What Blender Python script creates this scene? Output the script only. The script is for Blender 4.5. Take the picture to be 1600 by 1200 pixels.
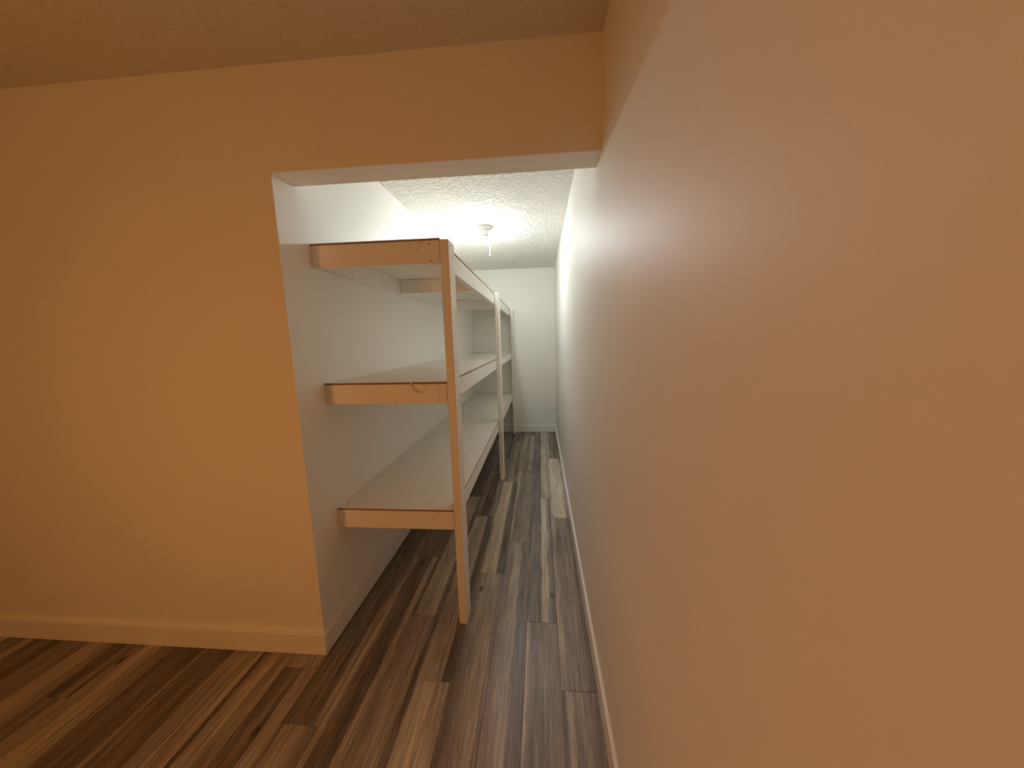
import bpy, bmesh, math, random
from mathutils import Matrix, Vector

for o in list(bpy.data.objects):
    bpy.data.objects.remove(o, do_unlink=True)
S = bpy.context.scene
C = S.collection
random.seed(11)

# ------------------------------------------------------------------ camera, world, exposure
F_PX, YAW, PITCH, ROLL = 472.0, 0.0741, -0.1262, -0.0228
cam_d = bpy.data.cameras.new('camera')
cam = bpy.data.objects.new('camera', cam_d)
C.objects.link(cam)
fw = Vector((-math.sin(YAW) * math.cos(PITCH), math.cos(YAW) * math.cos(PITCH), math.sin(PITCH)))
rt = Vector((math.cos(YAW), math.sin(YAW), 0))
up = rt.cross(fw)
c_, s_ = math.cos(ROLL), math.sin(ROLL)
r2, u2 = c_ * rt + s_ * up, -s_ * rt + c_ * up
cam.matrix_world = Matrix(((r2.x, u2.x, -fw.x, -0.2215), (r2.y, u2.y, -fw.y, -1.1478),
                           (r2.z, u2.z, -fw.z, 1.4016), (0, 0, 0, 1)))
cam_d.sensor_fit = 'HORIZONTAL'
cam_d.sensor_width = 36.0
cam_d.lens = F_PX / 1600 * 36
cam_d.shift_x = (800 - 809.63) / 1600
cam_d.shift_y = (589.81 - 600) / 1600
cam_d.clip_start = 0.02
S.camera = cam

world = bpy.data.worlds.new('world')
S.world = world
world.use_nodes = True
world.node_tree.nodes['Background'].inputs[0].default_value = (0.01, 0.01, 0.012, 1)
world.node_tree.nodes['Background'].inputs[1].default_value = 0.1

S.view_settings.view_transform = 'Standard'
S.view_settings.look = 'None'
S.view_settings.exposure = 0.16
S.view_settings.gamma = 1.0
S.view_settings.use_curve_mapping = False
S.cycles.max_bounces = 10
S.cycles.diffuse_bounces = 8

BULB_COL, BULB_E = (0.885, 0.955, 1.0), 910.0
WARM_COL, WARM_E = (1.0, 0.41, 0.108), 39.5

# ------------------------------------------------------------------ dimensions
W = 1.217          # storage alcove: left wall at x = -W, right wall at x = 0
D = 3.318          # far wall
H = 2.40           # ceiling
ZH, TH = 2.04, 0.108   # opening head height, header thickness
RX, RY = -5.2, -6.4    # outer room extents
T = 0.12
BH, BT = 0.10, 0.013
YP, XP, PW, PD = 0.166, -0.602, 0.038, 0.086
RAIL = XP - 0.040      # outer face of the aisle rails
YM = 1.722
SHELF_Z = (0.605, 1.219, 1.834)
PLY = 0.009
BEAM = 0.092

# ------------------------------------------------------------------ materials
def mat(name):
    m = bpy.data.materials.new(name)
    m.use_nodes = True
    nt = m.node_tree
    return m, nt, nt.nodes['Principled BSDF'], nt.nodes.new, nt.links.new

def paint(name, col, rough, spec=0.5, bump=0.0, scale=160.0, detail=3.0, dist=0.001, mottle=0.03):
    m, nt, b, N, L = mat(name)
    b.inputs['Roughness'].default_value = rough
    b.inputs['Specular IOR Level'].default_value = spec
    tc = N('ShaderNodeTexCoord')
    n1 = N('ShaderNodeTexNoise'); n1.inputs['Scale'].default_value = 3.1; n1.inputs['Detail'].default_value = 4
    L(tc.outputs['Object'], n1.inputs['Vector'])
    mx = N('ShaderNodeMix'); mx.data_type = 'RGBA'
    mx.inputs[6].default_value = (*[c * (1 - mottle) for c in col], 1)
    mx.inputs[7].default_value = (*[min(1, c * (1 + mottle)) for c in col], 1)
    L(n1.outputs['Fac'], mx.inputs[0]); L(mx.outputs[2], b.inputs['Base Color'])
    if bump:
        n2 = N('ShaderNodeTexNoise'); n2.inputs['Scale'].default_value = scale; n2.inputs['Detail'].default_value = detail
        L(tc.outputs['Object'], n2.inputs['Vector'])
        bp = N('ShaderNodeBump'); bp.inputs['Strength'].default_value = bump; bp.inputs['Distance'].default_value = dist
        L(n2.outputs['Fac'], bp.inputs['Height']); L(bp.outputs['Normal'], b.inputs['Normal'])
    return m

M_WALL = paint('wall_paint', (0.885, 0.872, 0.815), 0.52, 0.5, 0.12, 260.0, 2.0, 0.0008)
M_TRIM = paint('trim_paint', (0.88, 0.865, 0.80), 0.34, 0.5, 0.05, 60.0)
M_DARK = paint('underlay', (0.035, 0.028, 0.022), 0.9, 0.1)
M_METAL = paint('dark_screw', (0.10, 0.09, 0.08), 0.45)
M_PORC = paint('white_porcelain', (0.80, 0.80, 0.78), 0.2)
M_LOW_BOUNCE = paint('low_bounce_deck_top', (0.50, 0.45, 0.37), 0.75, 0.3, 0.2, 120.0, 4.0, 0.001, 0.12)  # unseen top of the highest shelf, made darker to cut bounce onto the ceiling
M_EDGE = paint('raw_plywood_edge', (0.30, 0.20, 0.115), 0.7, 0.3, 0.2, 240.0)

# white-painted lumber: brushed grain along the piece, small dents and scuffs
def lumber():
    m, nt, b, N, L = mat('painted_lumber')
    tc = N('ShaderNodeTexCoord')
    n = N('ShaderNodeTexNoise'); n.inputs['Scale'].default_value = 26; n.inputs['Detail'].default_value = 6
    L(tc.outputs['Object'], n.inputs['Vector'])
    r = N('ShaderNodeValToRGB')
    r.color_ramp.elements[0].position = 0.27; r.color_ramp.elements[0].color = (0.77, 0.72, 0.64, 1)
    r.color_ramp.elements[1].position = 0.40; r.color_ramp.elements[1].color = (0.88, 0.855, 0.80, 1)
    L(n.outputs['Fac'], r.inputs['Fac']); L(r.outputs['Color'], b.inputs['Base Color'])
    n2 = N('ShaderNodeTexNoise'); n2.inputs['Scale'].default_value = 70; n2.inputs['Detail'].default_value = 4
    L(tc.outputs['Object'], n2.inputs['Vector'])
    bp = N('ShaderNodeBump'); bp.inputs['Strength'].default_value = 0.2; bp.inputs['Distance'].default_value = 0.001
    L(n2.outputs['Fac'], bp.inputs['Height']); L(bp.outputs['Normal'], b.inputs['Normal'])
    b.inputs['Roughness'].default_value = 0.5
    return m
M_LUMBER = lumber()

def ply():
    m, nt, b, N, L = mat('whitewashed_board')
    tc = N('ShaderNodeTexCoord')
    mp = N('ShaderNodeMapping'); mp.inputs['Scale'].default_value = (7, 2.2, 7)
    L(tc.outputs['Object'], mp.inputs['Vector'])
    n = N('ShaderNodeTexNoise'); n.inputs['Scale'].default_value = 1.6; n.inputs['Detail'].default_value = 8; n.inputs['Roughness'].default_value = 0.65
    L(mp.outputs['Vector'], n.inputs['Vector'])
    r = N('ShaderNodeValToRGB')
    r.color_ramp.elements[0].position = 0.30; r.color_ramp.elements[0].color = (0.81, 0.77, 0.69, 1)
    r.color_ramp.elements[1].position = 0.58; r.color_ramp.elements[1].color = (0.88, 0.85, 0.78, 1)
    L(n.outputs['Fac'], r.inputs['Fac'])
    # flecks of dirt
    v = N('ShaderNodeTexVoronoi'); v.inputs['Scale'].default_value = 11
    L(tc.outputs['Object'], v.inputs['Vector'])
    r2_ = N('ShaderNodeValToRGB')
    r2_.color_ramp.elements[0].position = 0.025; r2_.color_ramp.elements[0].color = (1, 1, 1, 1)
    r2_.color_ramp.elements[1].position = 0.055; r2_.color_ramp.elements[1].color = (0, 0, 0, 1)
    L(v.outputs['Distance'], r2_.inputs['Fac'])
    mx = N('ShaderNodeMix'); mx.data_type = 'RGBA'
    ml = N('ShaderNodeMath'); ml.operation = 'MULTIPLY'; ml.inputs[1].default_value = 0.5
    L(r2_.outputs['Color'], ml.inputs[0]); L(ml.outputs[0], mx.inputs[0])
    L(r.outputs['Color'], mx.inputs[6]); mx.inputs[7].default_value = (0.28, 0.20, 0.12, 1)
    L(mx.outputs[2], b.inputs['Base Color'])
    b.inputs['Roughness'].default_value = 0.6
    return m
M_PLY = ply()

# stippled / knock-down ceiling
def ceil_mat(name, scale, strength, dist, col=(0.885, 0.872, 0.815, 1)):
    m, nt, b, N, L = mat(name)
    b.inputs['Base Color'].default_value = col
    b.inputs['Roughness'].default_value = 0.85
    tc = N('ShaderNodeTexCoord')
    n = N('ShaderNodeTexNoise'); n.inputs['Scale'].default_value = scale; n.inputs['Detail'].default_value = 3; n.inputs['Distortion'].default_value = 0.6
    L(tc.outputs['Object'], n.inputs['Vector'])
    r = N('ShaderNodeValToRGB'); r.color_ramp.elements[0].position = 0.42; r.color_ramp.elements[1].position = 0.66
    L(n.outputs['Fac'], r.inputs['Fac'])
    bp = N('ShaderNodeBump'); bp.inputs['Strength'].default_value = strength; bp.inputs['Distance'].default_value = dist
    L(r.outputs['Color'], bp.inputs['Height']); L(bp.outputs['Normal'], b.inputs['Normal'])
    return m
M_CEIL = ceil_mat('stippled_ceiling', 42, 0.9, 0.010)
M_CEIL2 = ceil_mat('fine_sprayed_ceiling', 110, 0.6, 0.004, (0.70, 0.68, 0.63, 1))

# wood-look floor plank: printed strips of different tone, grain, knots. The strip edges and
# tones are read from properties of each plank object.
def plank_mat():
    m, nt, b, N, L = mat('wood_look_plank')
    tc = N('ShaderNodeTexCoord')
    geo = N('ShaderNodeNewGeometry')
    def attr(n):
        a = N('ShaderNodeAttribute'); a.attribute_type = 'OBJECT'; a.attribute_name = n
        return a.outputs['Fac']
    def math_(op, a, b_=None, c=None, clamp=False):
        x = N('ShaderNodeMath'); x.operation = op; x.use_clamp = clamp
        for i, v in enumerate((a, b_, c)):
            if v is None: continue
            if isinstance(v, (int, float)): x.inputs[i].default_value = v
            else: L(v, x.inputs[i])
        return x.outputs[0]
    seed = attr('seed')
    sx = N('ShaderNodeSeparateXYZ'); L(tc.outputs['Object'], sx.inputs[0])
    cb = N('ShaderNodeCombineXYZ')
    L(sx.outputs['X'], cb.inputs['X']); L(sx.outputs['Y'], cb.inputs['Y']); L(seed, cb.inputs['Z'])
    def noise(scx, scy, scale, det, rough=0.6, dist=0.0):
        mp = N('ShaderNodeMapping'); mp.inputs['Scale'].default_value = (scx, scy, 7.3)
        L(cb.outputs[0], mp.inputs['Vector'])
        n = N('ShaderNodeTexNoise'); n.inputs['Scale'].default_value = scale; n.inputs['Detail'].default_value = det
        n.inputs['Roughness'].default_value = rough; n.inputs['Distortion'].default_value = dist
        L(mp.outputs[0], n.inputs['Vector'])
        return n.outputs['Fac']
    wob = noise(1, 1.6, 3.0, 3)
    xx = math_('ADD', sx.outputs['X'], math_('MULTIPLY', math_('SUBTRACT', wob, 0.5), 0.022))
    def step(e):
        mr = N('ShaderNodeMapRange'); mr.interpolation_type = 'SMOOTHSTEP'
        d = math_('SUBTRACT', xx, e)
        L(d, mr.inputs['Value']); mr.inputs['From Min'].default_value = -0.004; mr.inputs['From Max'].default_value = 0.004
        return mr.outputs['Result']
    s1, s2, s3 = step(attr('edge1')), step(attr('edge2')), step(attr('edge3'))
    t = attr('tone1')
    for s, k in ((s1, 'tone2'), (s2, 'tone3'), (s3, 'tone4')):
        mf = N('ShaderNodeMix'); L(s, mf.inputs[0]); L(t, mf.inputs[2]); L(attr(k), mf.inputs[3]); t = mf.outputs[0]
    blot = noise(9, 1.3, 1.5, 4)
    grain = noise(150, 4.5, 1.0, 6, 0.7)
    fine = noise(420, 16, 1.0, 3, 0.6)
    v = math_('ADD', t, math_('MULTIPLY', math_('SUBTRACT', blot, 0.5), 0.65))
    v = math_('ADD', v, math_('MULTIPLY', math_('SUBTRACT', grain, 0.5), 1.15))
    v = math_('ADD', v, math_('MULTIPLY', math_('SUBTRACT', fine, 0.5), 0.5), clamp=True)
    r = N('ShaderNodeValToRGB'); cr = r.color_ramp
    cr.elements[0].position = 0.0; cr.elements[0].color = (0.070, 0.054, 0.044, 1)
    cr.elements[1].position = 1.0; cr.elements[1].color = (0.80, 0.72, 0.57, 1)
    for p_, c in ((0.22, (0.150, 0.123, 0.104)), (0.5, (0.310, 0.262, 0.218)), (0.78, (0.580, 0.510, 0.400))):
        e = cr.elements.new(p_); e.color = (*c, 1)
    L(v, r.inputs['Fac'])
    # brown patches
    br = noise(14, 2.0, 1.3, 3)
    mr = N('ShaderNodeMapRange'); L(br, mr.inputs['Value']); mr.inputs['From Min'].default_value = 0.5; mr.inputs['From Max'].default_value = 0.75
    mr.inputs['To Max'].default_value = 0.35
    mx = N('ShaderNodeMix'); mx.data_type = 'RGBA'; mx.blend_type = 'MULTIPLY'
    L(mr.outputs[0], mx.inputs[0]); L(r.outputs['Color'], mx.inputs[6]); mx.inputs[7].default_value = (0.95, 0.66, 0.48, 1)
    # knots
    mpk = N('ShaderNodeMapping'); mpk.inputs['Scale'].default_value = (10, 5.2, 3.0)
    L(cb.outputs[0], mpk.inputs['Vector'])
    vo = N('ShaderNodeTexVoronoi'); vo.inputs['Scale'].default_value = 0.62
    L(mpk.outputs[0], vo.inputs['Vector'])
    kd = math_('ADD', vo.outputs['Distance'], math_('MULTIPLY', math_('SUBTRACT', grain, 0.5), 0.12))
    kr = N('ShaderNodeMapRange'); kr.interpolation_type = 'SMOOTHSTEP'
    L(kd, kr.inputs['Value']); kr.inputs['From Min'].default_value = 0.10; kr.inputs['From Max'].default_value = 0.03
    kr.inputs['To Min'].default_value = 0.0; kr.inputs['To Max'].default_value = 0.85
    mk = N('ShaderNodeMix'); mk.data_type = 'RGBA'
    L(kr.outputs[0], mk.inputs[0]); L(mx.outputs[2], mk.inputs[6]); mk.inputs[7].default_value = (0.035, 0.024, 0.018, 1)
    L(mk.outputs[2], b.inputs['Base Color'])
    b.inputs['Roughness'].default_value = 0.42
    b.inputs['Specular IOR Level'].default_value = 0.5
    bp = N('ShaderNodeBump'); bp.inputs['Strength'].default_value = 0.18; bp.inputs['Distance'].default_value = 0.0008
    L(grain, bp.inputs['Height']); L(bp.outputs['Normal'], b.inputs['Normal'])
    return m
M_PLANK = plank_mat()

def emit(name, col, e):
    m = bpy.data.materials.new(name); m.use_nodes = True
    nt = m.node_tree
    nt.nodes.remove(nt.nodes['Principled BSDF'])
    em = nt.nodes.new('ShaderNodeEmission')
    em.inputs[0].default_value = (*col, 1); em.inputs[1].default_value = e
    nt.links.new(em.outputs[0], nt.nodes['Material Output'].inputs[0])
    return m
M_BULB = emit('lit_bulb_glass', BULB_COL, BULB_E)
M_WARM = emit('lit_amber_glass', WARM_COL, WARM_E)

def tape_mat():
    m, nt, b, N, L = mat('clear_amber_tape')
    b.inputs['Base Color'].default_value = (0.97, 0.93, 0.84, 1)
    b.inputs['Roughness'].default_value = 0.08
    b.inputs['Transmission Weight'].default_value = 0.05
    b.inputs['Coat Weight'].default_value = 1.0
    b.inputs['IOR'].default_value = 1.45
    return m
M_TAPE = tape_mat()

# ------------------------------------------------------------------ mesh helpers
def link(name, bm, m, parent=None, loc=None, smooth=False):
    me = bpy.data.meshes.new(name)
    bmesh.ops.recalc_face_normals(bm, faces=bm.faces[:])
    bm.to_mesh(me); bm.free()
    for mm in (m if isinstance(m, (list, tuple)) else [m]): me.materials.append(mm)
    if smooth:
        for p in me.polygons: p.use_smooth = True
    o = bpy.data.objects.new(name, me)
    C.objects.link(o)
    if loc: o.location = loc
    if parent: o.parent = parent
    return o

def add_box(bm, x0, x1, y0, y1, z0, z1, bev=0.0, seg=1, mi=0):
    r = bmesh.ops.create_cube(bm, size=1.0)
    vs = r['verts']
    for v in vs:
        v.co = Vector(((x0 + x1) / 2 + v.co.x * (x1 - x0), (y0 + y1) / 2 + v.co.y * (y1 - y0), (z0 + z1) / 2 + v.co.z * (z1 - z0)))
    fs = {f for v in vs for f in v.link_faces}
    for f in fs: f.material_index = mi
    if bev:
        es = list({e for v in vs for e in v.link_edges})
        bmesh.ops.bevel(bm, geom=es, offset=bev, segments=seg, affect='EDGES', profile=0.5)

def box(name, x0, x1, y0, y1, z0, z1, m, parent=None, bev=0.0, seg=1, origin=True):
    """box with its own origin at the box centre (parent offset removed)"""
    c = Vector(((x0 + x1) / 2, (y0 + y1) / 2, (z0 + z1) / 2))
    bm = bmesh.new()
    add_box(bm, x0 - c.x, x1 - c.x, y0 - c.y, y1 - c.y, z0 - c.z, z1 - c.z, bev, seg)
    off = parent.location if parent else Vector((0, 0, 0))
    return link(name, bm, m, parent, c - off)

def lathe(bm, prof, n=32, cx=0, cy=0):
    rings = []
    for r, z in prof:
        if r < 1e-6: rings.append([bm.verts.new((cx, cy, z))])
        else: rings.append([bm.verts.new((cx + r * math.cos(2 * math.pi * i / n), cy + r * math.sin(2 * math.pi * i / n), z)) for i in range(n)])
    for a, b in zip(rings, rings[1:]):
        for i in range(n):
            j = (i + 1) % n
            if len(a) == 1 and len(b) == 1: continue
            if len(a) == 1: bm.faces.new((a[0], b[i], b[j]))
            elif len(b) == 1: bm.faces.new((a[i], a[j], b[0]))
            else: bm.faces.new((a[i], a[j], b[j], b[i]))

def struct(o):
    o['kind'] = 'structure'
    return o

def thing(name, label, cat, loc):
    o = bpy.data.objects.new(name, None)
    o.empty_display_size = 0.1
    C.objects.link(o)
    o.location = loc
    o['label'] = label; o['category'] = cat
    return o

def tag(o, label, cat):
    o['label'] = label; o['category'] = cat
    return o

# ------------------------------------------------------------------ room shell
struct(box('wall_right', 0, T, RY - T, D + T, -0.1, H + 0.1, M_WALL))
struct(box('wall_back', -W - T, 0, D, D + T, -0.1, H + 0.1, M_WALL))
struct(box('wall_left', -W - T, -W, TH, D, -0.1, H + 0.1, M_WALL))
# front wall: full-height part on the left with the header over the opening, one piece of drywall
bm = bmesh.new()
out = [(RX, 0), (-W, 0), (-W, ZH), (0, ZH), (0, H + 0.05), (RX, H + 0.05)]
f0 = [bm.verts.new((x, 0.0, z)) for x, z in out]
f1 = [bm.verts.new((x, TH, z)) for x, z in out]
bm.faces.new(f0); bm.faces.new(f1[::-1])
for i in range(6):
    j = (i + 1) % 6
    bm.faces.new((f0[i], f0[j], f1[j], f1[i]))
bmesh.ops.recalc_face_normals(bm, faces=bm.faces[:])
bead = [e for e in bm.edges if all(abs(v.co.y) < 1e-6 or True for v in e.verts)
        and all(v.co.x > -W - 1e-4 and v.co.z < ZH + 1e-4 for v in e.verts)
        and not (abs(e.verts[0].co.x) < 1e-6 and abs(e.verts[1].co.x) < 1e-6)
        and abs(e.verts[0].co.y - e.verts[1].co.y) < 1e-6 and abs(e.verts[0].co.y) < 1e-6]
bmesh.ops.bevel(bm, geom=bead, offset=0.003, segments=2, affect='EDGES', profile=0.5)
struct(link('wall_front', bm, M_WALL))
struct(box('wall_rear', RX, 0, RY - T, RY, -0.1, H + 0.1, M_WALL))
struct(box('wall_outer', RX - T, RX, RY - T, TH, -0.1, H + 0.1, M_WALL))
struct(box('ceiling', RX - T, T, RY - T, TH / 2, H, H + 0.1, M_CEIL2))
struct(box('ceiling_alcove', -W - T, T, TH / 2, D + T, H, H + 0.1, M_CEIL))

# baseboards (square-edged, eased top)
def baseboard(name, x0, x1, y0, y1):
    return struct(box(name, x0, x1, y0, y1, 0.0, BH, M_TRIM, bev=0.002, seg=2))
baseboard('baseboard_right', -BT, 0, RY, D)
baseboard('baseboard_back', -W + BT, -BT, D - BT, D)
baseboard('baseboard_left', -W, -W + BT, 0.0, D)
baseboard('baseboard_front', RX, -W + BT, -BT - 0.003, 0.0)
baseboard('baseboard_rear', RX, -BT, RY, RY + BT)
baseboard('baseboard_outer', RX, RX + BT, RY + BT, -BT)

# ------------------------------------------------------------------ floor of separate planks
floor = struct(box('floor', RX - T, T, RY - T, D + T, -0.12, -0.008, M_DARK))
PWD, PLEN, GAP = 0.150, 1.182, 0.0009
OFFS = [-0.096, 0.195, 0.780, 0.500, -0.092, 0.206, 0.62, -0.26, -0.072, 0.33, 0.71, 0.10]
# strips of print that can be told apart: (column, first y of the plank): (edges, tones)
PRINT = {
    (0, 1.09): ((-0.060, 0.050, 0.066), (0.62, 0.82, 0.62, 0.40)),
    (0, 2.27): ((-0.045, 0.0, 0.05), (0.62, 0.42, 0.22, 0.22)),
    (0, -0.10): ((-0.050, 0.02, 0.045), (0.62, 0.50, 0.46, 0.30)),
    (0, -1.28): ((-0.060, -0.035, 0.03), (0.40, 0.62, 0.50, 0.40)),
    (1, 0.195): ((0.0, 0.040, 0.058), (0.28, 0.74, 0.50, 0.34)),
    (1, 1.377): ((-0.045, 0.0, 0.055), (0.28, 0.25, 0.68, 0.62)),
    (1, 2.559): ((-0.04, 0.0, 0.04), (0.35, 0.30, 0.60, 0.60)),
    (1, -0.987): ((-0.062, -0.02, 0.02), (0.70, 0.40, 0.47, 0.52)),
    (2, 0.78): ((-0.060, 0.0, 0.058), (0.58, 0.36, 0.42, 0.34)),
    (2, 1.962): ((-0.03, 0.01, 0.05), (0.55, 0.35, 0.55, 0.40)),
    (2, -0.402): ((-0.035, 0.018, 0.030), (0.52, 0.62, 0.36, 0.34)),
    (3, 0.50): ((-0.065, 0.020, 0.030), (0.52, 0.80, 0.50, 0.24)),
    (3, 1.682): ((-0.03, 0.02, 0.05), (0.36, 0.52, 0.34, 0.50)),
    (3, -0.682): ((-0.050, 0.0, 0.055), (0.38, 0.56, 0.62, 0.50)),
    (4, -0.092): ((-0.045, 0.030, 0.055), (0.60, 0.56, 0.20, 0.25)),
    (4, 1.09): ((-0.04, 0.0, 0.03), (0.40, 0.20, 0.22, 0.46)),
    (4, -1.274): ((-0.066, 0.004, 0.070), (0.50, 0.78, 0.70, 0.5)),
    (5, 0.206): ((-0.055, 0.02, 0.05), (0.30, 0.58, 0.62, 0.30)),
    (5, -0.976): ((-0.04, 0.02, 0.05), (0.44, 0.52, 0.56, 0.30)),
    (6, -0.562): ((-0.05, -0.01, 0.04), (0.58, 0.30, 0.28, 0.60)),
    (7, -0.26): ((-0.04, 0.02, 0.05), (0.22, 0.28, 0.24, 0.50)),
}
plank_meshes = {}
def plank_mesh(w, l):
    k = (round(w, 4), round(l, 4))
    if k not in plank_meshes:
        bm = bmesh.new()
        add_box(bm, -w / 2, w / 2, -l / 2, l / 2, -0.008, 0.0)
        top = [f for f in bm.faces if f.normal.z > 0.9]
        es = [e for e in top[0].edges]
        bmesh.ops.bevel(bm, geom=es, offset=0.0007, segments=1, affect='EDGES')
        me = bpy.data.meshes.new('plank'); bm.to_mesh(me); bm.free()
        me.materials.append(M_PLANK)
        plank_meshes[k] = me
    return plank_meshes[k]

def strips():
    e = sorted(random.uniform(-0.062, 0.062) for _ in range(3))
    base = random.choice((0.25, 0.36, 0.42, 0.55))
    t = [min(0.85, max(0.15, base + random.uniform(-0.22, 0.22))) for _ in range(4)]
    return e, t

fo = floor.location.copy()
for col in range(36):
    xr = -0.005 - PWD * col
    xl = xr - PWD
    if col == 0: xr = 0.0
    if xr < RX: break
    off = OFFS[col % len(OFFS)] + (0.17 * (col // len(OFFS)))
    k0 = math.floor((RY - off) / PLEN)
    for k in range(k0, 8):
        y0, y1 = off + k * PLEN, off + (k + 1) * PLEN
        key = None
        for (c, yy) in PRINT:
            if c == col and abs(yy - y0) < 0.06: key = (c, yy)
        ymax = D if xr > -W else 0.0
        a, b = max(y0, RY), min(y1, ymax)
        if b - a < 0.02: continue
        x0 = max(xl, RX)
        me = plank_mesh(xr - x0 - GAP, b - a - GAP)
        o = bpy.data.objects.new('plank', me)
        C.objects.link(o)
        o.parent = floor
        o.location = Vector(((x0 + xr) / 2, (a + b) / 2, random.uniform(-0.0002, 0.0))) - fo
        e, t = PRINT[key] if key else strips()
        for i in range(3): o['edge%d' % (i + 1)] = float(e[i])
        for i in range(4): o['tone%d' % (i + 1)] = float(t[i])
        o['seed'] = random.uniform(0, 40)

# ------------------------------------------------------------------ built-in shelving unit
unit = thing('shelving_unit', 'white painted built-in wooden shelving with three deep shelves along the left wall', 'shelves', (-0.9, 1.75, 0.0))
POST_TOP = 1.828
for y in (YP, YM, D - PD - 0.004):
    box('post', XP - PW, XP, y, y + PD, 0.0, POST_TOP + (0.006 if y == YM else 0), M_LUMBER, unit, bev=0.0022, seg=2)

JOISTS = (0.94, 2.06)
for si, zt in enumerate(SHELF_Z):
    zb, z0 = zt - PLY, zt - PLY - BEAM
    butt = (si == 1)           # on the middle shelf the aisle rail runs through to the end
    # wall rail, aisle rails, end boards, joists
    box('wall_rail', -W + 0.0005, -W + PW, YP + PW, D - 0.002, z0, zb, M_LUMBER, unit, bev=0.0018)
    y_start = YP if butt else YP + PW
    box('aisle_rail', RAIL - PW, RAIL, y_start, YM + PD / 2, z0, zb, M_LUMBER, unit, bev=0.0018)
    box('aisle_rail', RAIL - PW, RAIL, YM + PD / 2 + 0.001, D - 0.002, z0, zb, M_LUMBER, unit, bev=0.0018)
    xe = RAIL - PW - 0.001 if butt else RAIL
    box('end_board', -W + 0.0005, xe, YP, YP + PW - 0.0005, z0, zb, M_LUMBER, unit, bev=0.0018)
    for yj in JOISTS:
        box('joist', -W + PW + 0.0005, RAIL - PW - 0.0005, yj, yj + PW, z0, zb - 0.0005, M_LUMBER, unit, bev=0.0018)
    box('joist', -W + PW + 0.0005, RAIL - PW - 0.0005, D - PW - 0.004, D - 0.004, z0, zb - 0.0005, M_LUMBER, unit, bev=0.0018)
    # deck of two boards meeting at the middle post
    for (y0, y1, dz) in ((YP - 0.001, YM + 0.105, 0.0), (YM + 0.107, D - 0.002, -0.004 if si == 0 else -0.0015)):
        bm = bmesh.new()
        cx, cy = (-W + RAIL) / 2, (y0 + y1) / 2
        x0, x1 = -W + 0.0005 - cx, RAIL + 0.001 - cx
        zc = zt + dz
        add_box(bm, x0, x1, y0 - cy, y1 - cy, -PLY - dz + 0.0003, 0.0)
        for f in bm.faces:
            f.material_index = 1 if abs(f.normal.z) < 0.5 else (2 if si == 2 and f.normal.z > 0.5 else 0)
        link('shelf_board', bm, [M_PLY, M_EDGE, M_LOW_BOUNCE], unit, Vector((cx, cy, zc)) - unit.location)

# screw heads that show on the post and the wall rail
def screw(axis, p, r=0.0034, m=M_METAL):
    bm = bmesh.new()
    bmesh.ops.create_cone(bm, cap_ends=True, segments=10, radius1=r, radius2=r * 0.7, depth=0.002)
    rot = Matrix.Rotation(math.pi / 2, 4, 'Y') if axis == 'x' else Matrix.Rotation(math.pi / 2, 4, 'X')
    bmesh.ops.transform(bm, matrix=rot, verts=bm.verts[:])
    link('screw_head', bm, m, unit, Vector(p) - unit.location)
for y, z in ((0.183, 1.802), (0.224, 1.763), (0.200, 1.186), (0.238, 1.143), (0.20, 0.575), (0.235, 0.53)):
    screw('x', (XP + 0.0003, y, z))
for y in (0.70, 1.92):
    for z in (1.805, 1.758):
        screw('x', (-W + PW + 0.0003, y, z), 0.0042)
for x, z in ((-0.686, 1.812), (-0.680, 1.742)):
    screw('y', (x, YP - 0.0003, z), 0.0036)

for x, y, zz in ((-1.150, 0.397, SHELF_Z[1]), (-1.12, 1.142, SHELF_Z[0]), (-0.662, 0.975, SHELF_Z[0]), (-0.757, 1.10, SHELF_Z[0]), (-1.19, 0.204, SHELF_Z[0]), (-0.657, 0.217, SHELF_Z[0])):
    bm = bmesh.new()
    bmesh.ops.create_cone(bm, cap_ends=True, segments=10, radius1=0.0042, radius2=0.003, depth=0.0016)
    link('nail_head', bm, M_METAL, unit, Vector((x, y, zz + 0.0005)) - unit.location)

# scrap of clear tape curling over the end of the middle shelf
bm = bmesh.new()
path = [(-0.806, 0.190, 1.2200), (-0.804, 0.172, 1.2215), (-0.803, 0.160, 1.216), (-0.802, 0.158, 1.203), (-0.797, 0.160, 1.192),
        (-0.788, 0.156, 1.184), (-0.780, 0.158, 1.176), (-0.772, 0.153, 1.171), (-0.766, 0.150, 1.176)]
prev = None
for i, (x, y, z) in enumerate(path):
    w = 0.008 + 0.004 * math.sin(i * 1.9)
    a = 0.5 * math.sin(i * 1.3)
    va = bm.verts.new((x - w * math.cos(a), y, z - w * math.sin(a) * 0.4))
    vb = bm.verts.new((x + w * math.cos(a), y - 0.003 * (i % 2), z + w * math.sin(a) * 0.4))
    if prev: bm.faces.new((prev[0], prev[1], vb, va))
    prev = (va, vb)
bmesh.ops.solidify(bm, geom=bm.faces[:], thickness=0.0006)
tp = link('tape_scrap', bm, M_TAPE)
tag(tp, 'small shiny curl of clear tape stuck to the front edge of the middle shelf', 'tape')

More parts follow.
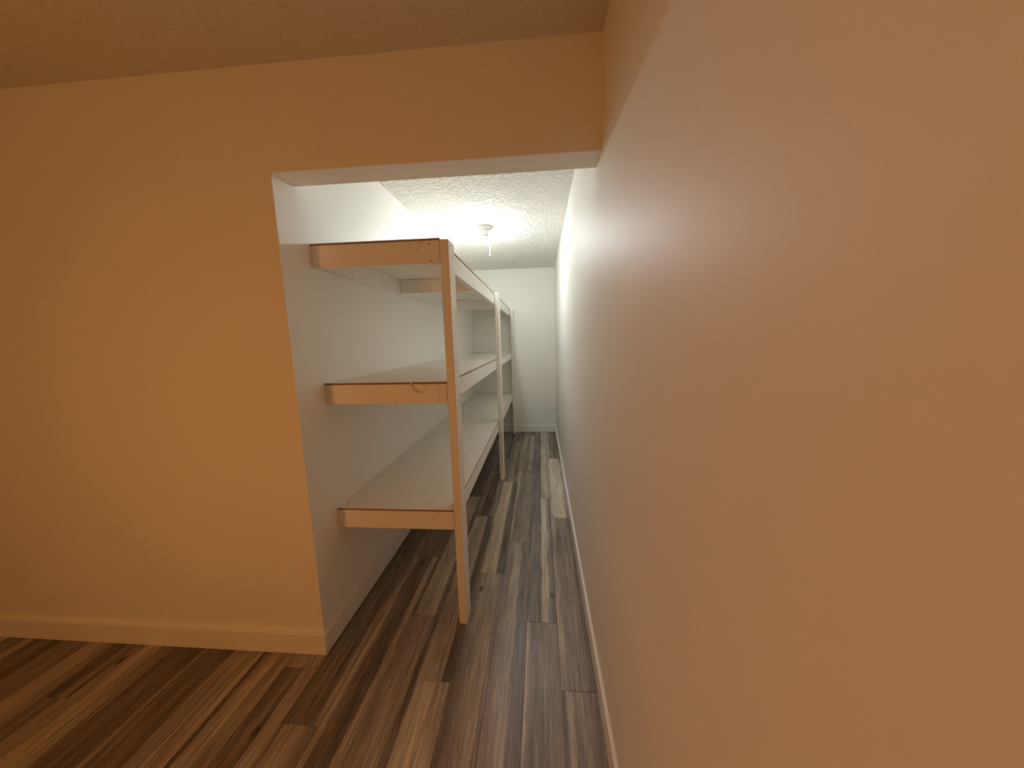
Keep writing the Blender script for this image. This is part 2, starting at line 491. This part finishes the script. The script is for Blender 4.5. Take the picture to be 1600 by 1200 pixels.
# ------------------------------------------------------------------ bare-bulb ceiling light in the alcove
LX, LY = -0.694, 1.671
lamp = thing('ceiling_lampholder', 'bare white bulb in a round porcelain pull-chain holder on the stippled ceiling', 'ceiling light', (LX, LY, H))
bm = bmesh.new()
lathe(bm, [(0, -0.001), (0.056, -0.001), (0.060, -0.004), (0.060, -0.009), (0.056, -0.014), (0.040, -0.020), (0.030, -0.024), (0, -0.024)], 40)
link('base', bm, M_PORC, lamp, smooth=True)
bm = bmesh.new()
lathe(bm, [(0, -0.022), (0.027, -0.022), (0.024, -0.030), (0.0225, -0.060), (0.024, -0.066), (0.021, -0.069), (0, -0.069)], 32)
link('socket', bm, M_PORC, lamp, smooth=True)
bm = bmesh.new()     # opaque plastic collar of the LED bulb, then its glowing dome
lathe(bm, [(0.0, -0.069), (0.0145, -0.069), (0.0155, -0.078), (0.021, -0.092), (0.0285, -0.106), (0.0303, -0.113), (0.0302, -0.1195), (0, -0.1195)], 24)
collar = link('bulb_collar', bm, M_PORC, lamp, smooth=True)
bm = bmesh.new()
lathe(bm, [(0, -0.119), (0.0298, -0.119), (0.0278, -0.129), (0.0225, -0.141), (0.0125, -0.1495), (0, -0.152)], 24)
link('bulb', bm, M_BULB, lamp, smooth=True)
bm = bmesh.new()
z = -0.022
while z > -0.235:
    bmesh.ops.create_icosphere(bm, subdivisions=1, radius=0.0020, matrix=Matrix.Translation((0.036, -0.006, z)))
    z -= 0.0042
lathe(bm, [(0, -0.232), (0.003, -0.234), (0.0045, -0.244), (0.0035, -0.252), (0, -0.254)], 10, 0.036, -0.006)
link('pull_chain', bm, M_PORC, lamp, smooth=True)
for sx_ in (-1, 1):
    bm = bmesh.new()
    bmesh.ops.create_cone(bm, cap_ends=True, segments=10, radius1=0.0045, radius2=0.0045, depth=0.004)
    link('screw_head', bm, M_METAL, lamp, (0.043 * sx_, -0.012 * sx_, -0.0195))

# ------------------------------------------------------------------ warm globe lamp standing in the outer room (behind the camera)
GX, GY, GZ, GR = -1.62, -1.80, 1.02, 0.125
fl = thing('floor_lamp', 'floor lamp with a glowing amber glass globe standing in the outer room', 'floor lamp', (GX, GY, 0.0))
bm = bmesh.new()
lathe(bm, [(0, 0.0), (0.14, 0.0), (0.145, 0.006), (0.145, 0.014), (0.13, 0.022), (0.03, 0.030), (0, 0.030)], 36)
link('base', bm, M_METAL, fl, smooth=True)
bm = bmesh.new()
lathe(bm, [(0, 0.028), (0.011, 0.028), (0.011, GZ - GR - 0.015), (0, GZ - GR - 0.015)], 16)
link('pole', bm, M_METAL, fl, smooth=True)
bm = bmesh.new()
lathe(bm, [(0, GZ - GR - 0.02), (0.03, GZ - GR - 0.02), (0.045, GZ - GR + 0.012), (0, GZ - GR + 0.012)], 24)
link('globe_holder', bm, M_METAL, fl, smooth=True)
bm = bmesh.new()
lathe(bm, [(GR * math.sin(a), GZ - GR * math.cos(a)) for a in [i * math.pi / 16 for i in range(1, 16)]] + [(0, GZ + GR)], 28)
link('globe_shade', bm, M_WARM, fl, smooth=True)
